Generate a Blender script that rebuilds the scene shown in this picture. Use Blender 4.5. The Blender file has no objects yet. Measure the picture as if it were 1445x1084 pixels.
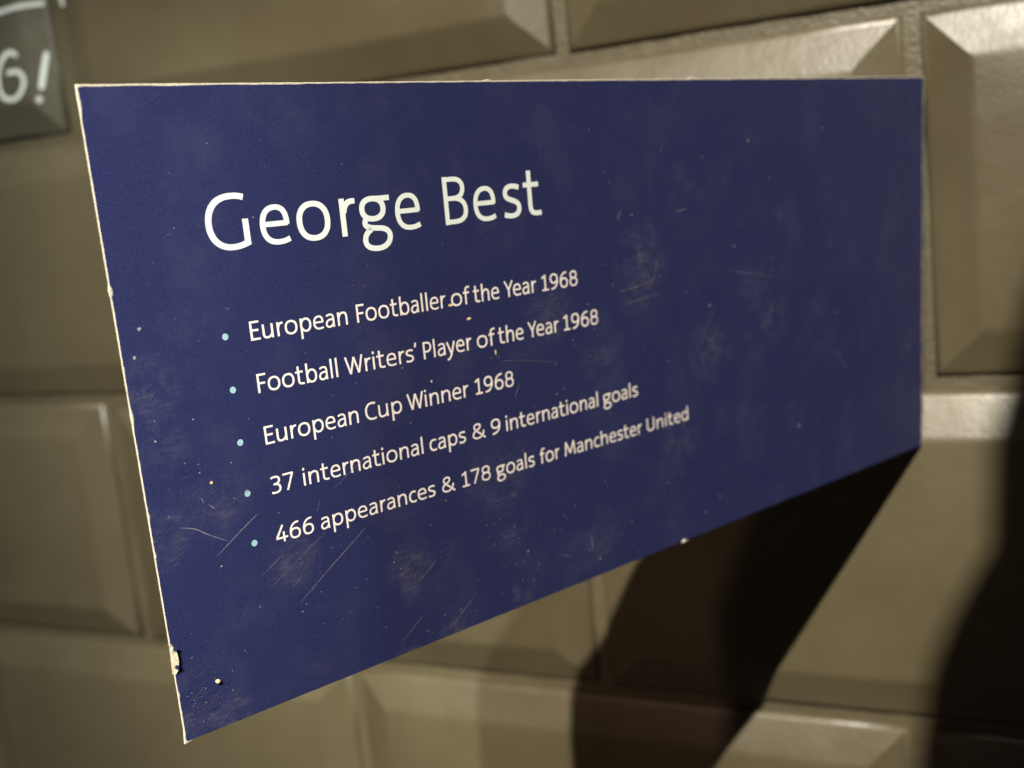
import bpy, math, random
from mathutils import Matrix, Vector
random.seed(7)
sc = bpy.context.scene
C = bpy.data.collections.new("close_up"); sc.collection.children.link(C)

# ------------------------------------------------------------------ camera
cam = bpy.data.cameras.new("camera"); co = bpy.data.objects.new("camera", cam); C.objects.link(co)
R = Matrix(((0.894188, 0.020813, 0.447208), (0.435052, 0.195298, -0.87897), (-0.105633, 0.980523, 0.165579)))
co.matrix_world = Matrix.Translation((0.339558, -0.328327, -0.036887)) @ R.to_4x4()
cam.sensor_width = 36; cam.lens = 41.434; cam.clip_start = 0.01; cam.clip_end = 50
cam.dof.use_dof = True; cam.dof.focus_distance = 0.186; cam.dof.aperture_fstop = 41.434 / 2.3; cam.dof.aperture_blades = 0
sc.camera = co
sc.render.resolution_x, sc.render.resolution_y = 1024, 768

# ------------------------------------------------------------------ dim room around the lamps
w = bpy.data.worlds.new("World"); sc.world = w; w.use_nodes = True
bg = w.node_tree.nodes["Background"]; bg.inputs[0].default_value = (1.0, 0.80, 0.62, 1); bg.inputs[1].default_value = 0.034
sc.view_settings.view_transform = 'Standard'; sc.view_settings.look = 'None'
sc.view_settings.exposure = 0; sc.view_settings.gamma = 1

def spot(name, loc, aim, watts, col, size, blend, radius):
    l = bpy.data.lights.new(name, 'SPOT'); o = bpy.data.objects.new(name, l); C.objects.link(o)
    o.location = loc; l.energy = watts; l.color = col; l.spot_size = math.radians(size); l.spot_blend = blend
    l.shadow_soft_size = radius
    o.rotation_euler = (Vector(aim) - Vector(loc)).to_track_quat('-Z', 'Y').to_euler()
    return o
TLc = Vector((0.21788, -0.20792, -0.01775))
def along(p, d, D): return tuple(Vector(p) + Vector(d).normalized() * D)
P1 = along((0.1808, 0, -0.19916), (0.13323, -0.74679, 0.65158), 2.6)
P2 = along((0.1459, 0, -0.19926), (0.25235, -0.72894, 0.63637), 2.6)
P3 = along((0.23445, 0, -0.16979), (-0.06421, -0.80555, 0.58904), 2.6)
spot("main_spotlight", P1, (0.265, -0.02, -0.06), 680, (1, .93, .77), 15.5, 1.0, 0.013)
spot("second_spotlight", P2, (-0.070, -0.03, -0.22), 380, (0.90, .95, .88), 10.9, 0.22, 0.016)
spot("third_spotlight", P3, (0.13, 0, -0.2), 48, (1, .66, .52), 7.5, 0.5, 0.04)

# ------------------------------------------------------------------ helpers
def link(name, verts, faces, mat, parent=None, smooth=False):
    me = bpy.data.meshes.new(name); me.from_pydata(verts, [], faces); me.update()
    if mat: me.materials.append(mat)
    if smooth:
        for p in me.polygons: p.use_smooth = True
    o = bpy.data.objects.new(name, me); C.objects.link(o)
    if parent: o.parent = parent
    return o
def empty(name, label, cat, M=None, group=None):
    o = bpy.data.objects.new(name, None); C.objects.link(o); o.empty_display_size = .02
    if M is not None: o.matrix_world = M
    o['label'] = label; o['category'] = cat
    if group: o['group'] = group
    return o
class NT:
    def __init__(s, name):
        s.m = bpy.data.materials.new(name); s.m.use_nodes = True; s.t = s.m.node_tree
        s.b = s.t.nodes["Principled BSDF"]
    def n(s, typ, **kw):
        nd = s.t.nodes.new(typ)
        for k, v in kw.items(): setattr(nd, k, v)
        return nd
    def l(s, a, b): s.t.links.new(a, b)
    def noise(s, scale, detail=3, rough=.5, vec=None):
        n = s.n('ShaderNodeTexNoise'); n.inputs['Scale'].default_value = scale; n.inputs['Detail'].default_value = detail
        n.inputs['Roughness'].default_value = rough
        if vec: s.l(vec, n.inputs['Vector'])
        return n.outputs['Fac']
    def ramp(s, fac, a, b, va=0., vb=1.):
        r = s.n('ShaderNodeMapRange'); s.l(fac, r.inputs[0])
        for i, v in enumerate((a, b, va, vb)): r.inputs[i + 1].default_value = v
        return r.outputs[0]
    def math(s, op, a, b):
        r = s.n('ShaderNodeMath', operation=op)
        for i, v in enumerate((a, b)):
            if hasattr(v, 'links'): s.l(v, r.inputs[i])
            else: r.inputs[i].default_value = v
        return r.outputs[0]
    def mix(s, fac, a, b):
        r = s.n('ShaderNodeMix', data_type='RGBA')
        if hasattr(fac, 'links'): s.l(fac, r.inputs[0])
        else: r.inputs[0].default_value = fac
        for i, v in ((6, a), (7, b)):
            if hasattr(v, 'links'): s.l(v, r.inputs[i])
            else: r.inputs[i].default_value = (*v, 1)
        return r.outputs[2]
    def bump(s, h, dist, strength=1., prev=None):
        b = s.n('ShaderNodeBump'); b.inputs['Distance'].default_value = dist; b.inputs['Strength'].default_value = strength
        s.l(h, b.inputs['Height'])
        if prev: s.l(prev, b.inputs['Normal'])
        return b.outputs[0]

def paint_mat(name, colA, colB, rough, peel, scale):
    t = NT(name)
    geo = t.n('ShaderNodeNewGeometry'); pos = geo.outputs['Position']
    big = t.noise(14, 4, .6, pos); fine = t.noise(scale, 3, .55, pos); mid = t.noise(scale * .22, 3, .5, pos)
    oi = t.n('ShaderNodeObjectInfo')
    f = t.math('ADD', t.ramp(big, .35, .65, 0, .7), t.math('MULTIPLY', oi.outputs['Random'], .6))
    t.l(t.mix(f, colA, colB), t.b.inputs['Base Color'])
    sm = t.noise(45, 5, .65, pos)
    t.l(t.ramp(sm, .3, .7, rough - .06, rough + .12), t.b.inputs['Roughness'])
    b1 = t.bump(fine, peel)
    b2 = t.bump(mid, peel * 1.1, 1, b1)
    t.l(b2, t.b.inputs['Normal'])
    t.b.inputs['Specular IOR Level'].default_value = .56
    return t.m
M_tile = paint_mat("greige_satin_paint", (.052, .042, .023), (.074, .061, .035), .37, .00008, 900)
M_tile_grey = paint_mat("grey_satin_paint", (.055, .048, .033), (.068, .060, .043), .40, .00008, 900)
M_grout = paint_mat("painted_grout", (.084, .069, .040), (.060, .049, .028), .45, .0003, 800)

def plain(name, col, rough, noise_s=None, amt=.15, bumpd=0):
    t = NT(name)
    if noise_s:
        tc = t.n('ShaderNodeTexCoord'); f = t.noise(noise_s, 4, .6, tc.outputs['Object'])
        t.l(t.mix(t.ramp(f, .3, .7), tuple(c * (1 - amt) for c in col), tuple(min(1, c * (1 + amt)) for c in col)), t.b.inputs['Base Color'])
        if bumpd: t.l(t.bump(f, bumpd), t.b.inputs['Normal'])
    else: t.b.inputs['Base Color'].default_value = (*col, 1)
    t.b.inputs['Roughness'].default_value = rough
    return t.m
M_core = plain("white_board_core", (.52, .47, .38), .6, 900, .12, .00015)
def ink(name, col):
    t = NT(name); tc = t.n('ShaderNodeTexCoord'); v = tc.outputs['Object']
    soft = t.ramp(t.noise(120, 4, .6, v), .3, .7)
    nick = t.ramp(t.noise(2600, 2, .5, v), .70, .76, 0, .8)
    t.l(t.mix(nick, t.mix(soft, tuple(c*.93 for c in col), col), (.05, .055, .13)), t.b.inputs['Base Color'])
    t.b.inputs['Roughness'].default_value = .45
    return t.m
M_head = ink("heading_ink", (.74, .80, .79))
M_ink = ink("cream_ink", (.85, .775, .75))
M_dot = plain("pale_cyan_ink", (.30, .48, .56), .45, 500, .05)
M_orange = plain("ochre_fleck", (.80, .60, .32), .6, 3000, .2)
M_fleck = plain("pale_fleck", (.30, .285, .30), .6, 3000, .2)
M_scratch = plain("scuffed_print", (.19, .18, .215), .6, 1200, .35)
M_faint = plain("faintly_scuffed_print", (.088, .083, .118), .6, 1200, .3)
M_chalk = plain("white_marker_paint", (.50, .52, .49), .5, 400, .12)
M_black = plain("blocker_black", (.02, .02, .02), .4, 60, .2)

# printed navy film with rubbed patches
def film_material():
    t = NT("navy_print_film")
    tc = t.n('ShaderNodeTexCoord'); v = tc.outputs['Object']
    scuffs = [(-112.2, 61.9, 9, 1), (-113.6, 56.4, 7, .8), (-139.3, 54.5, 7, .8), (-91.7, 40, 9, .7), (-174.6, 15, 6, 1), (-175.7, 11.5, 4, .8),
              (-197.4, 22.8, 6, .8), (-219.4, 53.6, 7, .8), (-217, 46, 6, .5), (-221.4, 4.2, 9, 1), (-212, 1.0, 6, 1), (-209, 35, 6, .6),
              (-101.8, 24.2, 8, .6), (-126.9, 5.8, 6, .5), (-166.3, .8, 4, 1), (-149, 2.5, 4, .9), (-177, -0.5, 3.5, .7), (-99.6, 76, 6, .5), (-68.6, 43.9, 8, .6),
              (-154, 25.6, 9, .6), (-151, 16, 7, .45), (-219, 32.2, 6, .9), (-125, 44, 9, .4), (-76, 53, 10, .4), (-60, 20, 6, .3), (-40, 60, 14, .25)]
    acc = None
    for x, z, r, s in scuffs:
        d = t.n('ShaderNodeVectorMath', operation='DISTANCE'); t.l(v, d.inputs[0]); d.inputs[1].default_value = (x / 1000, 0, z / 1000)
        f = t.ramp(d.outputs['Value'], r / 1000, r * .15 / 1000, 0, s)
        acc = f if acc is None else t.math('MAXIMUM', acc, f)
    mp = t.n('ShaderNodeMapping'); t.l(v, mp.inputs[0]); mp.inputs['Rotation'].default_value = (0, math.radians(34), 0); mp.inputs['Scale'].default_value = (.14, 1, 1)
    streak = t.ramp(t.noise(1500, 4, .7, mp.outputs[0]), .46, .72)
    blot = t.ramp(t.noise(260, 5, .7, v), .42, .66)
    m = t.math('MULTIPLY', acc, t.math('MULTIPLY', blot, t.math('ADD', streak, .25)))
    wear = t.ramp(t.noise(70, 5, .65, v), .5, .8, 0, .10)
    m = t.math('MINIMUM', t.math('ADD', t.math('MULTIPLY', m, .66), wear), 1.0)
    grain = t.noise(2600, 3, .7, v)
    tone = t.mix(t.ramp(grain, .3, .7), (.0135, .0165, .064), (.025, .030, .101))
    t.l(t.mix(m, tone, (.165, .155, .19)), t.b.inputs['Base Color'])
    t.l(t.ramp(t.noise(90, 4, .6, v), .3, .7, .38, .50), t.b.inputs['Roughness'])
    t.b.inputs['Specular IOR Level'].default_value = .28
    t.l(t.bump(grain, .00002), t.b.inputs['Normal'])
    return t.m
M_film = film_material()

# ------------------------------------------------------------------ tiled wall (the wall lies in the plane y = 0)
PW, PH, GR = 0.19686, 0.1, 0.0042          # pitch of the tiles and joint width
wall = empty('tiled_wall', 'painted greige wall of bevelled brick tiles with one navy sign sticking out of it', 'wall', Matrix.Translation((0, .0034, 0)))
def tile_mesh(mat, seed):
    r = random.Random(seed)
    Wd, Hd = PW - GR, PH - GR
    prof = [(-.0009, .0046), (-.0001, .0034), (0, .0022), (.0003, .0014), (.0010, .0008), (.0020, .00045),
            (.0112, -.0030), (.0122, -.0033), (.0136, -.0035)]
    V, F = [], []
    NX, NZ = 8, 4
    def ring(ins, y):
        x0, x1, z0, z1 = -Wd + ins, -ins, ins, Hd - ins; pts = []
        for i in range(NX): pts.append((x0 + (x1 - x0) * i / NX, y, z0))
        for i in range(NZ): pts.append((x1, y, z0 + (z1 - z0) * i / NZ))
        for i in range(NX): pts.append((x1 - (x1 - x0) * i / NX, y, z1))
        for i in range(NZ): pts.append((x0, y, z1 - (z1 - z0) * i / NZ))
        return pts
    n = 2 * (NX + NZ)
    for k, (ins, y) in enumerate(prof):
        for (x, yy, z) in ring(ins, y):
            j = .00022 if k < 8 else 0
            V.append((x + r.uniform(-j, j), yy + r.uniform(-j, j) * .35, z + r.uniform(-j, j)))
    for k in range(len(prof) - 1):
        for i in range(n):
            a, b = k * n + i, k * n + (i + 1) % n
            F.append((a, b, b + n, a + n))
    F.append(tuple((len(prof) - 1) * n + i for i in range(n)))
    me = bpy.data.meshes.new('tile'); me.from_pydata(V, [], F); me.materials.append(mat)
    for p in me.polygons: p.use_smooth = True
    # keep the mitre ridges readable: sharp corner edges and a sharp inner rim
    corner = {0, NX, NX + NZ, 2 * NX + NZ}
    sharp = set()
    for k in range(4, len(prof) - 1):
        for c in corner: sharp.add(frozenset((k * n + c, (k + 1) * n + c)))
    for e in me.edges:
        if frozenset(e.vertices) in sharp: e.use_edge_sharp = True
    me.update()
    return me
meshes = [tile_mesh(M_tile, s) for s in range(6)]
grey_mesh = tile_mesh(M_tile_grey, 31)
offs = {0: -.0002, 1: -.0002, 2: -.0062, 3: -.0075}
marked_tile = None
for row in range(-3, 6):                     # row 0 sits above z = 0, row 1 below it, and so on
    off = offs.get(row, random.uniform(-.004, .004))
    half = .5 if row % 2 else 0.
    for k in range(-3, 6):
        x = (k + half) * PW + off - (GR * 0 if True else 0)
        me = grey_mesh if (row == 0 and k == 0) else random.choice(meshes)
        o = bpy.data.objects.new('tile', me); C.objects.link(o); o.parent = wall
        o.location = (x + random.uniform(-.0004, .0004), random.uniform(-.0003, .0003), -PH * row + random.uniform(-.0003, .0003))
        o.rotation_euler = (random.uniform(-.004, .004), random.uniform(-.0015, .0015), random.uniform(-.003, .003))
        if row == 2 and k == 0: o.location.x -= .0022
        if row == 0 and k == 0:
            o.location = (x - .0025, 0, 0); o.rotation_euler = (0, 0, 0); marked_tile = o
            o['label'] = 'darker grey tile with white hand-painted letters'
# grout bed: an uneven sheet between and behind the tiles
V, F = [], []
nx, nz = 300, 200
for j in range(nz + 1):
    for i in range(nx + 1):
        V.append((-.75 + 1.85 * i / nx, .0025 + random.uniform(-.00025, .00025), -.6 + 1.0 * j / nz))
for j in range(nz):
    for i in range(nx):
        a = j * (nx + 1) + i; F.append((a, a + 1, a + nx + 2, a + nx + 1))
g = link('grout', V, F, M_grout, wall, True)
g['kind'] = 'stuff'

# ------------------------------------------------------------------ strokes -> flat lettering
def bez(p0, p1, p2, p3, n=14):
    return [tuple((1-t)**3*a + 3*(1-t)**2*t*b + 3*(1-t)*t*t*c + t**3*d for a, b, c, d in zip(p0, p1, p2, p3)) for t in (i/n for i in range(n+1))]
def P(*items):
    """items: points, or ('c', p1, p2, p3) continuing with a cubic"""
    out = [items[0]]
    for it in items[1:]:
        if it[0] == 'c': out += bez(out[-1], *it[1:])[1:]
        else: out.append(it)
    return out
def ring(cx, cy, rx, ry, n=40, e=2.25):
    pts = []
    for i in range(n + 1):
        a = math.pi/2 + 2*math.pi*i/n; c, s = math.cos(a), math.sin(a)
        pts.append((cx + rx*math.copysign(abs(c)**(2/e), c), cy + ry*math.copysign(abs(s)**(2/e), s)))
    return pts
h = .062
def bowl_r(x, cy, rx, ry):      # bowl open to a stem at its left
    return P((x, cy + ry*.70), ('c', (x + rx*.35, cy + ry*1.02), (x + rx*.75, cy + ry*1.02), (x + rx*.98, cy + ry*1.0)),) 
def D(x, cx, cy, rx, ry, sgn=1):  # d/b/p bowls: near full ring flattened against the stem
    pts = []
    n = 30
    for i in range(n + 1):
        a = math.radians(158 - 316*i/n)
        c, s = math.cos(a), math.sin(a)
        pts.append((cx + sgn*rx*math.copysign(abs(c)**.9, c), cy + ry*math.copysign(abs(s)**.9, s)))
    return pts
U = [(h, .74), (h, .27), ]
GL = {
 'G': (.95, [P((.89, .925), ('c', (.80, .955), (.70, .965), (.60, .962)), ('c', (.25, .955), (h, .76), (h, .47)), ('c', (h, .20), (.25, .035), (.53, .035)), ('c', (.66, .035), (.79, .06), (.93, .115))), [(.872, .09), (.872, .53)]]),
 'e': (.68, [[(.10, .385), (.635, .385)], P((.615, .36), ('c', (.625, .60), (.53, .695), (.36, .695)), ('c', (.17, .695), (h, .56), (h, .36)), ('c', (h, .15), (.18, .04), (.39, .04)), ('c', (.48, .04), (.57, .055), (.655, .09)))]),
 'o': (.79, [ring(.395, .367, .335, .328)]),
 'r': (.40, [[(h, 0), (h, .74)], P((.095, .46), ('c', (.11, .60), (.20, .705), (.395, .675)))]),
 'g': (.78, [ring(.33, .49, .27, .20), [(.40, .685), (.78, .685)], P((.20, .33), ('c', (.08, .27), (.07, .18), (.17, .135)),), P((.15, .15), ('c', (.24, .10), (.40, .105), (.50, .09)), ('c', (.66, .07), (.72, -.01), (.71, -.09)), ('c', (.70, -.22), (.56, -.305), (.38, -.305)), ('c', (.20, -.305), (.07, -.25), (.07, -.13)), ('c', (.07, -.03), (.14, .04), (.26, .09)))]),
 'B': (.68, [[(h, 0), (h, 1)], P((.10, .945), (.30, .945), ('c', (.48, .945), (.57, .87), (.57, .755)), ('c', (.57, .63), (.47, .545), (.30, .545)), (.10, .545)), P((.28, .545), ('c', (.50, .545), (.62, .44), (.62, .29)), ('c', (.62, .13), (.50, .055), (.28, .055)), (.10, .055))]),
 's': (.57, [P((.53, .65), ('c', (.42, .70), (.10, .745), (.085, .545)), ('c', (.08, .34), (.51, .43), (.505, .21)), ('c', (.50, .00), (.17, .03), (.03, .085)))]),
 't': (.56, [P((.20, 1.0), (.20, .23), ('c', (.20, .06), (.30, .035), (.55, .055))), [(0, .69), (.50, .69)]]),
 'E': (.58, [[(h, 0), (h, 1)], [(.10, .945), (.57, .945)], [(.10, .52), (.51, .52)], [(.10, .055), (.58, .055)]]),
 'F': (.56, [[(h, 0), (h, 1)], [(.10, .945), (.56, .945)], [(.10, .50), (.49, .50)]]),
 'u': (.66, [P((h, .74), (h, .27), ('c', (h, .10), (.14, .045), (.26, .045)), ('c', (.44, .045), (.56, .15), (.595, .30))), [(.597, .74), (.597, 0)]]),
 'n': (.66, [[(h, 0), (h, .74)], P((.085, .42), ('c', (.10, .60), (.22, .69), (.38, .69)), ('c', (.53, .69), (.597, .60), (.597, .46)), (.597, 0))]),
 'h': (.66, [[(h, 0), (h, 1.07)], P((.085, .42), ('c', (.10, .60), (.22, .69), (.38, .69)), ('c', (.53, .69), (.597, .60), (.597, .46)), (.597, 0))]),
 'p': (.71, [[(h, -.36), (h, .74)], D(0, .365, .37, .285, .325)]),
 'b': (.71, [[(h, 0), (h, 1.07)], D(0, .365, .365, .285, .325)]),
 'd': (.71, [[(.645, 0), (.645, 1.07)], D(0, .345, .365, .285, .325, -1)]),
 'a': (.60, [P((.085, .63), ('c', (.20, .70), (.30, .70), (.34, .70)), ('c', (.48, .70), (.535, .62), (.535, .48)), (.535, .14), (.55, 0)), P((.51, .43), ('c', (.25, .45), (.065, .38), (.065, .20)), ('c', (.065, -.01), (.40, -.02), (.51, .20)))]),
 'l': (.125, [[(h, 0), (h, 1.07)]]),
 'i': (.15, [[(.075, 0), (.075, .74)]]),
 'f': (.50, [P((.19, 0), (.19, .80), ('c', (.19, .97), (.28, 1.035), (.50, 1.01))), [(.0, .69), (.45, .69)]]),
 'y': (.66, [[(.045, .74), (.34, .02)], P((.62, .74), (.40, .12), ('c', (.31, -.12), (.22, -.31), (.01, -.305)))]),
 'w': (.9, []),
 'c': (.56, [P((.54, .655), ('c', (.28, .75), (h, .64), (h, .36)), ('c', (h, .06), (.30, -.02), (.545, .08)))]),
 'm': (1.0, []),
 'Y': (.74, [[(.045, 1), (.37, .43)], [(.70, 1), (.37, .43)], [(.37, .47), (.37, 0)]]),
 'P': (.62, [[(h, 0), (h, 1)], P((.10, .945), (.26, .945), ('c', (.46, .945), (.56, .85), (.56, .69)), ('c', (.56, .52), (.44, .42), (.24, .42)), (.10, .425))]),
 'W': (1.18, [[(.05, 1), (.33, 0)], [(.33, 0), (.59, .93)], [(.59, .93), (.86, 0)], [(.86, 0), (1.13, 1)]]),
 'C': (.74, [P((.72, .925), ('c', (.30, 1.06), (h, .84), (h, .50)), ('c', (h, .14), (.32, -.06), (.73, .08)))]),
 'M': (.98, [[(.05, 0), (.13, 1)], [(.13, .98), (.49, .16)], [(.49, .16), (.85, .98)], [(.85, 1), (.93, 0)]]),
 'U': (.76, [P((h, 1), (h, .33), ('c', (h, .12), (.20, .045), (.38, .045)), ('c', (.56, .045), (.698, .12), (.698, .33)), (.698, 1))]),
 '1': (.50, [[(.27, 0), (.27, 1)], [(.30, .955), (.03, .80)], [(.03, .05), (.50, .05)]]),
 '9': (.62, [ring(.305, .68, .245, .27), P((.553, .66), ('c', (.57, .30), (.42, .03), (.08, .045)))]),
 '6': (.62, [ring(.315, .32, .245, .275), P((.067, .34), ('c', (.05, .70), (.20, .97), (.54, .955)))]),
 '8': (.62, [ring(.31, .735, .215, .215), ring(.31, .29, .25, .245)]),
 '3': (.56, [P((.05, .90), ('c', (.20, .97), (.48, .99), (.48, .745)), ('c', (.48, .58), (.33, .53), (.16, .53))), P((.20, .53), ('c', (.38, .53), (.50, .44), (.50, .28)), ('c', (.50, .05), (.25, -.01), (.03, .085)))]),
 '7': (.58, [[(0, .945), (.56, .945)], [(.53, .95), (.19, 0)]]),
 '4': (.66, [[(.45, 0), (.45, .60)], [(.43, 1.0), (.05, .28)], [(.02, .255), (.66, .255)]]),
 '&': (.88, [P((.85, .0), (.22, .60), ('c', (.12, .70), (.12, .955), (.37, .955)), ('c', (.60, .955), (.60, .72), (.42, .62)), (.24, .53), ('c', (-.02, .40), (-.01, .045), (.36, .045)), ('c', (.62, .045), (.76, .26), (.77, .50)))]),
 "'": (.16, [[(.12, 1.06), (.05, .80)]]),
}
SB = {'G': (.08, .10), 'e': (.07, .06), 'o': (.07, .07), 'r': (.12, .02), 'g': (.05, .03), 'B': (.12, .08), 's': (.06, .05), 't': (.03, .03), 'E': (.12, .05), 'F': (.12, .02),
      'u': (.11, .12), 'n': (.12, .11), 'h': (.12, .11), 'p': (.12, .07), 'b': (.12, .07), 'd': (.07, .12), 'a': (.06, .10), 'l': (.12, .12), 'i': (.10, .10), 'f': (.03, .0), 'y': (.01, .01),
      'c': (.07, .03), 'Y': (.0, -.07), 'P': (.12, .04), 'W': (.02, .0), 'C': (.08, .03), 'M': (.08, .10), 'U': (.12, .12), '1': (.05, .06), '9': (.06, .06), '6': (.06, .06),
      '8': (.06, .06), '3': (.06, .07), '7': (.06, .04), '4': (.03, .04), '&': (.06, .05), "'": (.03, .03)}
def stroke(pts, wd, V, F, to3, lvl, lo=None, hi=None):
    """flat ribbon along pts, slightly thinner where it runs horizontally"""
    q = [pts[0]]
    for p in pts[1:]:
        if math.dist(p, q[-1]) > 1e-4: q.append(p)
    closed = math.dist(q[0], q[-1]) < 2e-3
    n = len(q); base = len(V)
    for i, p in enumerate(q):
        if closed: a, b = (q[i-1] if i > 0 else q[-2]), (q[i+1] if i < n-1 else q[1])
        else: a, b = q[max(0, i-1)], q[min(n-1, i+1)]
        dx, dy = b[0]-a[0], b[1]-a[1]; L = math.hypot(dx, dy); dx /= L; dy /= L
        ww = wd*(.80 + .20*abs(dy)**1.2)*.5
        m = 1.
        if 0 < i < n-1:
            d1 = Vector((p[0]-a[0], p[1]-a[1])).normalized(); d2 = Vector((b[0]-p[0], b[1]-p[1])).normalized()
            cs = max(.5, math.sqrt(max(0, (1+d1.dot(d2))/2))); m = 1/cs
        for s in (1, -1):
            x, y = p[0]-dy*ww*s*m, p[1]+dx*ww*s*m
            if hi is not None: y = min(y, hi)
            if lo is not None: y = max(y, lo)
            V.append(to3(x, y, lvl))
    for i in range(n-1):
        F.append((base+2*i, base+2*i+1, base+2*i+3, base+2*i+2))
def disc(cx, cy, rx, ry, V, F, to3, lvl, n=20, wob=0):
    base = len(V)
    for i in range(n):
        k = 1 + random.uniform(-wob, wob)
        V.append(to3(cx+rx*k*math.cos(2*math.pi*i/n), cy+ry*k*math.sin(2*math.pi*i/n), lvl))
    F.append(tuple(range(base, base+n)))
def word_width(wd):
    x = 0
    for i, ch in enumerate(wd):
        if i: x += SB[wd[i-1]][1] + SB[ch][0]
        x += GL[ch][0]
    return x
def set_word(wd, x0, x1, base, cap, V, F, to3, weight=.125):
    sx = (x1-x0)/word_width(wd); x = 0
    for i, ch in enumerate(wd):
        if i: x += SB[wd[i-1]][1] + SB[ch][0]
        draw(ch, x0+x*sx, sx, base, cap, V, F, to3, weight); x += GL[ch][0]
def draw(ch, x0, sx, base, cap, V, F, to3, weight):
    k = sx/cap
    def t3(gx, gy, lvl): return to3(x0+gx*cap, base+gy*cap, lvl)
    for j, pts in enumerate(GL[ch][1]):
        pts = [(px*k, py) for px, py in pts]
        diag = ch in "WMYy47&" 
        stroke(pts, weight*(.92 if ch in 'ae8&B' else 1.0), V, F, t3, j, *( (None, None) if ch in "yg&'" else (0 if diag else None, 1.0 if ch in 'WMY' else (.74 if ch == 'y' else None))))
    if ch == 'i': disc(.075*k, .955, .078, .082, V, F, t3, 1, 14)

# ------------------------------------------------------------------ the sign
ex = Vector((0.374856, 0.926948, -0.015859)); ey = Vector((-0.925251, 0.375135, 0.056438)); ez = Vector((0.058264, -0.006483, 0.99828))
BR = Vector((0.296064, 0.0, -0.117956))
MS = Matrix.Translation(BR) @ Matrix((ex, ey, ez)).transposed().to_4x4()
sign = empty('projecting_sign', 'navy blue rectangular sign with white lettering and worn edges sticking out from the tiled wall', 'sign', MS)
mm = .001
TL, TR, BRc, BL = (-223.3, 96.95), (-2.75, 97.2), (-1.2, 0.0), (-218.95, -.15)
def lerp(a, b, t): return (a[0]+(b[0]-a[0])*t, a[1]+(b[1]-a[1])*t)
def edge(a, b, n, jit, nrm, keep=False):
    out = []
    for i in range(n):
        t = i/n; p = lerp(a, b, t); j = random.uniform(-jit, jit)
        out.append((p[0]+nrm[0]*j, p[1]+nrm[1]*j))
    return out
rnd = random.random
# core: 0.95 mm board with slightly nibbled edges
out = edge(BL, BRc, 150, .02, (0, 1)) + edge(BRc, TR, 90, .03, (1, 0)) + edge(TR, TL, 160, .02, (0, 1)) + edge(TL, BL, 160, .015, (1, 0))
def bumpout(pts, cx, cz, r, dx, dz):
    res = []
    for x, z in pts:
        d = math.hypot(x-cx, z-cz); k = max(0, 1-(d/r)**2)
        res.append((x+dx*k, z+dz*k))
    return res
for cx, cz, r, dx, dz in ((-101.7, 0, 1.2, 0, -.75), (-141.3, 0, .8, 0, -.3), (-222.1, 69, 1.0, -.15, 0), (-221.4, 51, 1.0, -.05, 0), (-150.1, 96.9, 1.2, 0, .25), (-94.7, 97, 1.2, 0, .3), (-218.95, -.15, 1.5, -.2, -.35)):
    out = bumpout(out, cx, cz, r, dx, dz)
V, F = [], []
n = len(out); th = .45
for y, ins in ((0, .0), (.12, -.05), (th-.1, -.04), (th, .02)):
    for (x, z) in out:
        cx, cz = -111, 48.5
        V.append(((x + (ins if x < cx else -ins))*mm, y*mm, (z + (ins if z < cz else -ins))*mm))
F.append(tuple(range(n)))
F.append(tuple(3*n+i for i in reversed(range(n))))
for k in range(3):
    for i in range(n):
        a, b = k*n+i, k*n+(i+1) % n; F.append((a, a+n, b+n, b))
link('board_core', V, F, M_core, sign)
# film: printed face, worn back along the top, left and right rims
def rag(base, var, seed, n):
    r = random.Random(seed); v = [base+r.uniform(-var, var) for _ in range(n)]
    return [(v[i-1]+v[i]*2+v[(i+1) % n])/4 for i in range(n)]
fo = []
nb, nr, nt, nl = 180, 110, 220, 240
rb = rag(-.05, .035, 1, nb); rr = rag(.32, .14, 2, nr); rt = rag(.18, .08, 3, nt); rl = rag(.01, .045, 4, nl)
for i in range(nb): p = lerp(BL, BRc, i/nb); fo.append((p[0]+(.15 if i == 0 else 0), p[1]+rb[i]))
for i in range(nr): p = lerp(BRc, TR, i/nr); fo.append((p[0]-rr[i], p[1]+(.05 if i == 0 else 0)))
for i in range(nt): p = lerp(TR, TL, i/nt); fo.append((p[0]-(.4 if i == 0 else 0), p[1]-rt[i]*(.75+.35*i/nt)))
for i in range(nl):
    p = lerp(TL, BL, i/nl); e = rl[i]
    z = p[1]
    for zc, hw, dp in ((13.4, 2.4, .85), (69.0, .7, .25), (51, 1.2, .2), (94.9, 2.4, .22), (36, .6, .16), (30, .6, .16), (44, .4, .12), (3.5, 3.5, .08), (7.5, .5, .2), (58, .4, .12)):
        k = 1-((z-zc)/hw)**2
        if k > 0: e += dp*k**.6
    fo.append((p[0]+e, p[1]-(.35 if i == 0 else 0)))
face = link('printed_face', [(x*mm, -.00002, z*mm) for x, z in fo], [tuple(range(len(fo)))], M_film, sign)
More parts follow.
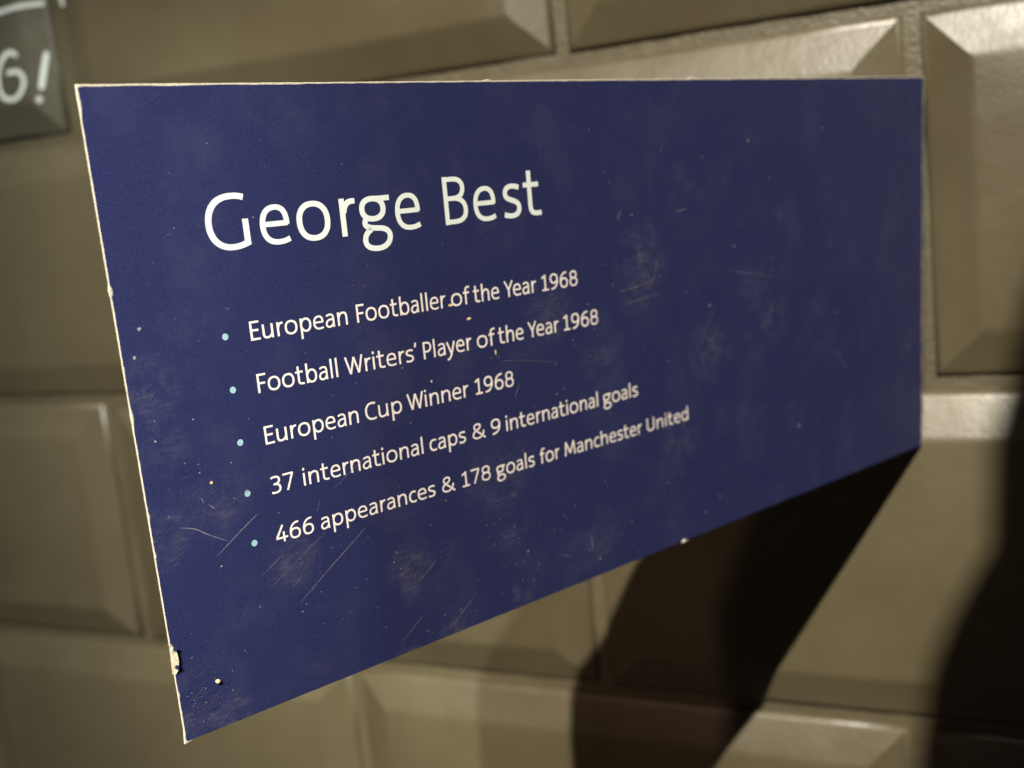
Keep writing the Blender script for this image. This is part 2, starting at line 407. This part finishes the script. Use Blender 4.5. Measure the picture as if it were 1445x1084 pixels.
# torn flap of film and core inside the nick of the free edge
V, F = [], []
nick = [(-219.75, 15.8), (-219.35, 15.4), (-218.95, 14.3), (-218.85, 13.0), (-219.05, 11.7), (-219.4, 11.0)]
for i, (x, z) in enumerate(nick):
    V.append(((x+.05)*mm, -.00005 - (.00035 if 0 < i < 5 else .0001) - random.uniform(0, .0001), z*mm))
for i, (x, z) in enumerate(nick): V.append(((min(x, -219.5) - .25)*mm, .0002, z*mm))
for i in range(5): F.append((i, i+1, i+7, i+6))
link('torn_nick', V, F, plain('bared_board', (.36, .31, .23), .7, 2500, .4, .0001), sign)
V, F = [], []
for z, L in ((15.2, .5), (12.3, .5)):
    b = len(V)
    V += [((-219.5+.1)*mm, -.00050, (z+.35)*mm), ((-219.4+L)*mm, -.00062, (z+.1)*mm), ((-219.4+L*.8)*mm, -.00058, (z-.55)*mm), ((-219.55)*mm, -.00045, (z-.2)*mm)]
    F.append((b, b+1, b+2, b+3))
link('film_shred', V, F, M_film, sign)

# ------------------------------------------------------------------ print on the face
G = ((0.8988095603207747, -0.023230610564752986, -219.3895699518072), (0.001181616113034911, 0.9592834317771566, -0.041124519394458645), (-8.729615675542036e-07, -8.920693270364685e-05, 1.0))
def page(u, v, lvl):            # layout millimetres -> board
    a, b, c = (r[0]*u + r[1]*v + r[2] for r in G)
    return (a/c*mm, -.00003 - lvl*.000003, b/c*mm)
V, F = [], []
CAP = 8.35
for ch, x0, x1 in (('G', 17.9, 25.75), ('e', 27.7, 33.45), ('o', 34.9, 41.6), ('r', 43.85, 47.2), ('g', 48.0, 54.7), ('e', 55.75, 61.5), ('B', 67.3, 73.0), ('e', 74.5, 80.2), ('s', 82.1, 86.9), ('t', 87.75, 92.45)):
    draw(ch, x0, (x1-x0)/GL[ch][0], 75.6, CAP, V, F, page, .134)
link('printed_heading', V, F, M_head, face)
LINES = [
 (61.1, 3.06, [('European', 23.15, 42.75), ('Footballer', 44.8, 65.4), ('of', 66.75, 71.5), ('the', 72.35, 79.05), ('Year', 80.5, 89.2), ('1968', 90.75, 101.2)]),
 (52.65, 3.06, [('Football', 23.15, 39.4), ("Writers'", 41.05, 57.3), ('Player', 58.85, 70.8), ('of', 72.2, 77.0), ('the', 77.8, 84.65), ('Year', 86.0, 94.7), ('1968', 96.1, 106.6)]),
 (44.1, 3.02, [('European', 23.15, 42.6), ('Cup', 44.15, 52.5), ('Winner', 53.85, 68.9), ('1968', 70.6, 80.95)]),
 (35.75, 2.95, [('37', 22.95, 27.65), ('international', 29.5, 56.4), ('caps', 58.0, 67.1), ('&', 68.8, 72.25), ('9', 73.75, 76.35), ('international', 77.8, 104.85), ('goals', 106.5, 117.8)]),
 (27.38, 2.88, [('466', 22.55, 30.4), ('appearances', 31.85, 58.25), ('&', 59.9, 63.2), ('178', 65.0, 72.6), ('goals', 74.2, 84.8), ('for', 86.4, 92.1), ('Manchester', 93.75, 118.4), ('United', 120.15, 134.8)]),
]
for base, cap, words in LINES:
    V, F = [], []
    for wd, x0, x1 in words: set_word(wd, x0, x1, base, cap, V, F, page, .138)
    link('printed_line', V, F, M_ink, face)
for u, v in ((18.48, 62.4), (18.47, 53.96), (18.41, 45.43), (18.37, 36.99), (18.33, 28.57)):
    V, F = [], []; disc(u, v, .57, .54, V, F, page, 0, 24); link('bullet_dot', V, F, M_dot, face)

def smoothline(pts):
    o = []
    for i in range(len(pts)-1):
        p0, p1, p2, p3 = pts[max(0, i-1)], pts[i], pts[i+1], pts[min(len(pts)-1, i+2)]
        for k in range(6):
            t = k/6; o.append(tuple(.5*((2*p1[j])+(-p0[j]+p2[j])*t+(2*p0[j]-5*p1[j]+4*p2[j]-p3[j])*t*t+(-p0[j]+3*p1[j]-3*p2[j]+p3[j])*t**3) for j in (0, 1)))
    return o+[pts[-1]]
# ------------------------------------------------------------------ wear: scratches, rubs, pin-prick specks
def flat(x, z, lvl): return (x*mm, -.000045 - lvl*.000003, z*mm)
SCR = [([(-210.5, 27.2), (-206.1, 30.1), (-202.8, 32.1)], .16), ([(-216.1, 33.1), (-213.7, 32.3), (-211.5, 30.8), (-208.7, 29.1)], .16), ([(-197.2, 15.3), (-191.8, 19.0), (-185.8, 22.9), (-183.4, 24.5)], .13),
 ([(-202.4, 19.3), (-195.4, 23.4), (-191.0, 25.9)], .07), ([(-173.0, 12.0), (-169.0, 14.7)], .12), ([(-177.7, 2.2), (-172.3, 5.8)], .08), ([(-166.2, 1.8), (-160.8, 5.6)], .09), ([(-130.0, 9.3), (-129.8, 5.5)], .2),
 ([(-110.7, 55.6), (-108.4, 58.5), (-107.8, 61.7)], .12), ([(-119.5, 56.4), (-113.6, 56.8), (-108.2, 57.9)], .12), ([(-151.4, 47.6), (-147.1, 47.1), (-136.3, 45.0)], .06), ([(-148.3, 40.2), (-146.9, 42.9)], .12),
 ([(-118.9, 70.5), (-117.8, 72.1)], .22), ([(-101.4, 70.7), (-98.0, 71.0)], .22), ([(-95.3, 40.8), (-88.9, 49.8)], .08), ([(-44.3, 33.6), (-38.1, 27.3)], .1), ([(-70.5, 44.2), (-68.3, 46.8)], .18),
 ([(-189.0, 32.6), (-181.5, 36.9)], .06), ([(-203.3, 21.9), (-199.1, 24.5)], .09), ([(-198.2, 18.5), (-196.4, 19.5)], .1), ([(-118.0, 53.6), (-106.1, 54.7)], .09), ([(-86.7, 57.2), (-68.4, 53.6)], .06),
 ([(-192.4, 29.6), (-191.6, 31.4)], .1), ([(-212.1, 36.8), (-211.8, 35.9)], .16), ([(-211.1, 35.5), (-210.1, 34.6)], .16)]
def taper(pts, wd, V, F, lvl=0):
    dense = []
    for a, b in zip(pts, pts[1:]):
        for i in range(6): dense.append(lerp(a, b, i/6))
    dense.append(pts[-1]); n = len(dense); base = len(V)
    for i, p in enumerate(dense):
        a, b = dense[max(0, i-1)], dense[min(n-1, i+1)]; dx, dz = b[0]-a[0], b[1]-a[1]; L = math.hypot(dx, dz) or 1
        t = i/(n-1); ww = wd*.5*math.sin(math.pi*min(max(t, .04), .96))**.5*random.uniform(.55, 1.15)
        for s in (1, -1): V.append(flat(p[0]-dz/L*ww*s, p[1]+dx/L*ww*s, lvl))
    for i in range(n-1): F.append((base+2*i, base+2*i+1, base+2*i+3, base+2*i+2))
V, F = [], []
for pts, wd in SCR: taper(smoothline(pts) if len(pts) > 2 else pts, wd*.85, V, F)
o = link('scratches', V, F, M_scratch, face); o['kind'] = 'stuff'
V, F = [], []
clusters = [(-112, 58, 7, 12, 60), (-139, 54, 6, 35, 40), (-92, 41, 7, 60, 40), (-175, 13.5, 3.5, 40, 50), (-197, 21, 5, 32, 40), (-220.5, 53, 4, 60, 30), (-217, 3.5, 5, 20, 60), (-213, 35, 5, 25, 30), (-219.5, 30, 3, 20, 30), (-102, 24, 7, 20, 20), (-154, 26, 7, 40, 30), (-165, 1.8, 3.5, 30, 25), (-70, 47, 10, -30, 25), (-127, 6, 5, 50, 20), (-120, 40, 45, 20, 40)]
for cx, cz, r, ang, cnt in clusters:
    for _ in range(cnt):
        x, z = random.gauss(cx, r*.5), random.gauss(cz, r*.5)
        if not (-218.5 < x < -4 and 1.2 < z < 95): continue
        a = math.radians(random.gauss(ang, 14)); L = random.uniform(.3, 2.6)
        taper([(x, z), (x+L*math.cos(a), z+L*math.sin(a))], random.uniform(.025, .08), V, F, 1)
F = [f for f in F if all(-.2195 < V[i][0] and V[i][2] > .0003 for i in f)]
o = link('faint_scratches', V, F, M_faint, face); o['kind'] = 'stuff'
white = [(-218.6, 63.3, .35), (-219.8, 59.3, .3), (-212, 48.8, .22), (-218.2, 46.8, .25), (-210, 25.4, .25), (-212, 41.9, .15), (-206.6, 41, .15), (-182.5, 51.8, .2), (-137.3, 6.6, .18), (-136.2, 6.3, .18), (-94, 4.4, .2), (-101.5, 15.1, .2), (-177.4, 18.5, .2), (-130.6, 5.9, .15), (-127.7, 3.3, .25), (-147.1, 10.2, .25), (-76.7, 84.1, .3), (-105.4, 83.2, .2), (-122.3, 79.8, .15), (-91.1, 50, .35), (-114.7, 71.1, .2), (-172.1, 2.4, .15), (-168, 4, .15), (-178.1, 16.9, .18), (-196.8, 13.8, .2), (-163.1, 43.5, .15), (-137.5, 39, .2), (-65.4, 66.9, .2), (-58.7, 17, .45), (-82.2, 61.7, .25), (-118.5, 36.9, .15), (-62.4, 69.9, .2), (-120.7, 77.7, .15), (-88.9, 6.9, .2), (-9.3, 28.2, .3), (-173.3, 50.1, .22), (-48.4, 85.9, .2), (-68.4, 55.2, .2), (-42.7, 42.1, .2)]
V, F = [], []
for x, z, r in white: disc(x, z, r*.8, r*random.uniform(.45, .8), V, F, flat, 2, 7, .35)
for cx, cz, sx, sz, cnt in ((-120, 45, 55, 26, 520), (-165, 12, 30, 9, 260), (-75, 60, 35, 22, 160), (-216, 4, 4, 3, 70), (-110, 58, 8, 8, 40), (-215, 50, 3, 20, 40), (-100, 10, 30, 6, 60)):
    for _ in range(cnt):
        x, z = random.gauss(cx, sx), random.gauss(cz, sz)
        if -218 < x < -5 and 1 < z < 95:
            r = .04 + .09*random.random()**4; disc(x, z, r, r*.8, V, F, flat, 2, 5, .3)
o = link('pale_specks', V, F, M_fleck, face); o['kind'] = 'stuff'
V, F = [], []
for x, z, rx, rz in ((-210.2, 38.7, .24, .24), (-162.0, 59.3, .5, .22), (-158.1, 56.4, .5, .2), (-152.3, 49.5, .16, .5), (-167.3, 46.7, .2, .2), (-160.6, 52.2, .15, .2)):
    disc(x, z, rx, rz, V, F, flat, 3, 9, .2)
link('ochre_flecks', V, F, M_orange, face)['kind'] = 'stuff'

# a crumb stuck to the lower corner of the face
def blob(name, M, rx, ry, rz, mat, seed):
    r = random.Random(seed); V, F = [], []; nu, nv = 10, 6
    for j in range(nv+1):
        for i in range(nu):
            a, b = 2*math.pi*i/nu, math.pi*j/nv; k = 1+r.uniform(-.12, .12)
            V.append((rx*k*math.cos(a)*math.sin(b), ry*k*math.sin(a)*math.sin(b), rz*k*math.cos(b)))
    for j in range(nv):
        for i in range(nu): F.append((j*nu+i, (j+1)*nu+i, (j+1)*nu+(i+1) % nu, j*nu+(i+1) % nu))
    o = link(name, V, F, mat, None, True); o.matrix_world = M
    return o
cr = blob('crumb', MS @ Matrix.Translation((-.2128, -.0002, .0075)) @ Matrix.Rotation(.5, 4, 'Y'), .00045, .0003, .00032, M_orange, 3)
cr['label'] = 'tiny ochre crumb stuck near the lower free corner of the navy sign'; cr['category'] = 'crumb'
cr = blob('chip_of_board', MS @ Matrix.Translation((-.1017, .0001, -.0002)), .0006, .0004, .0004, M_core, 5)
cr.parent = sign; cr.matrix_world = MS @ Matrix.Translation((-.1017, .0001, -.0001))

# ------------------------------------------------------------------ hand-painted letters on the grey tile
def wall3(xo, yy=-.0032):
    def f(x, z, lvl):
        X = x*mm - marked_tile.location.x; Z = z*mm; d = min(-X - .0042*0, Z, PH-GR-Z)
        y = -.0036
        if d < .0136: y = .00045 + (-.0035-.00045)*max(0, min(1, (d-.002)/.0105))
        if d < .002: y = .0005 + (.002-d)*.6
        return (X, y-.00015-lvl*.00004, Z)
    return f
w3 = wall3(0)
def painted(name, strokes_, wd, dots=()):
    V, F = [], []
    for k, s in enumerate(strokes_):
        s = smoothline(s); stroke(s, wd, V, F, w3, k)
        disc(s[0][0], s[0][1], wd*.45, wd*.45, V, F, w3, k+3, 14, .05); disc(s[-1][0], s[-1][1], wd*.45, wd*.45, V, F, w3, k+5, 14, .05)
    for x, z in dots: disc(x, z, wd*.55, wd*.55, V, F, w3, 2, 16, .06)
    link(name, V, F, M_chalk, marked_tile)
painted('painted_letter', [[(-17.9, 29.8), (-21.0, 31.2), (-25.0, 29.5), (-28.2, 25.5), (-29.5, 20.0), (-28.4, 16.2), (-25.6, 14.6), (-21.5, 14.6), (-17.6, 17.4), (-16.2, 21.0), (-18.4, 23.9), (-23.0, 24.0)]], 2.05)
painted('painted_exclamation_mark', [[(-6.2, 28.6), (-8.3, 22.5), (-9.9, 17.2)]], 2.1, [(-11.4, 12.9)])
painted('painted_line', [[(-60, 45.8), (-40, 45.6), (-24.4, 45.9), (-17.1, 46.3), (-10.9, 46.7), (-4.6, 46.6)]], 2.1)
V, F = [], []
stroke([(3.2, 48.5), (4.3, 44.3)], 2.2, V, F, lambda x, z, l: (x*mm-marked_tile.location.x, .0018, z*mm), 0)
link('painted_tick', V, F, M_chalk, marked_tile)

# ------------------------------------------------------------------ added unseen shape between main spotlight and wall, casting the right-edge shadow
s = .27
cw = Vector((.40, 0, -.15)); cpos = cw + (Vector(P1)-cw)*s
prof = [(.004, .35), (.004, -.066), (.016, -.068), (.060, -.075), (.080, -.090), (.087, -.118), (.0885, -.146), (.091, -.162), (.101, -.180), (.108, -.195), (.111, -.21), (.112, -.30)]
blocker_root = empty('shadow_blocker', 'added unseen black shape that casts the blurred shadow at the right edge', 'blocker', Matrix.Translation(cpos))
def lathe(name, prof, mat):
    V, F = [], []; N = 40
    for r, z in prof:
        for i in range(N): V.append((r*(1-s)*math.cos(2*math.pi*i/N), r*(1-s)*math.sin(2*math.pi*i/N), (z+.15)*(1-s)))
    for j in range(len(prof)-1):
        for i in range(N): F.append((j*N+i, j*N+(i+1) % N, (j+1)*N+(i+1) % N, (j+1)*N+i))
    link(name, V, F, mat, blocker_root, True)
lathe('blocker_stem', prof[:2], M_black); lathe('blocker_body', prof[2:], M_black)
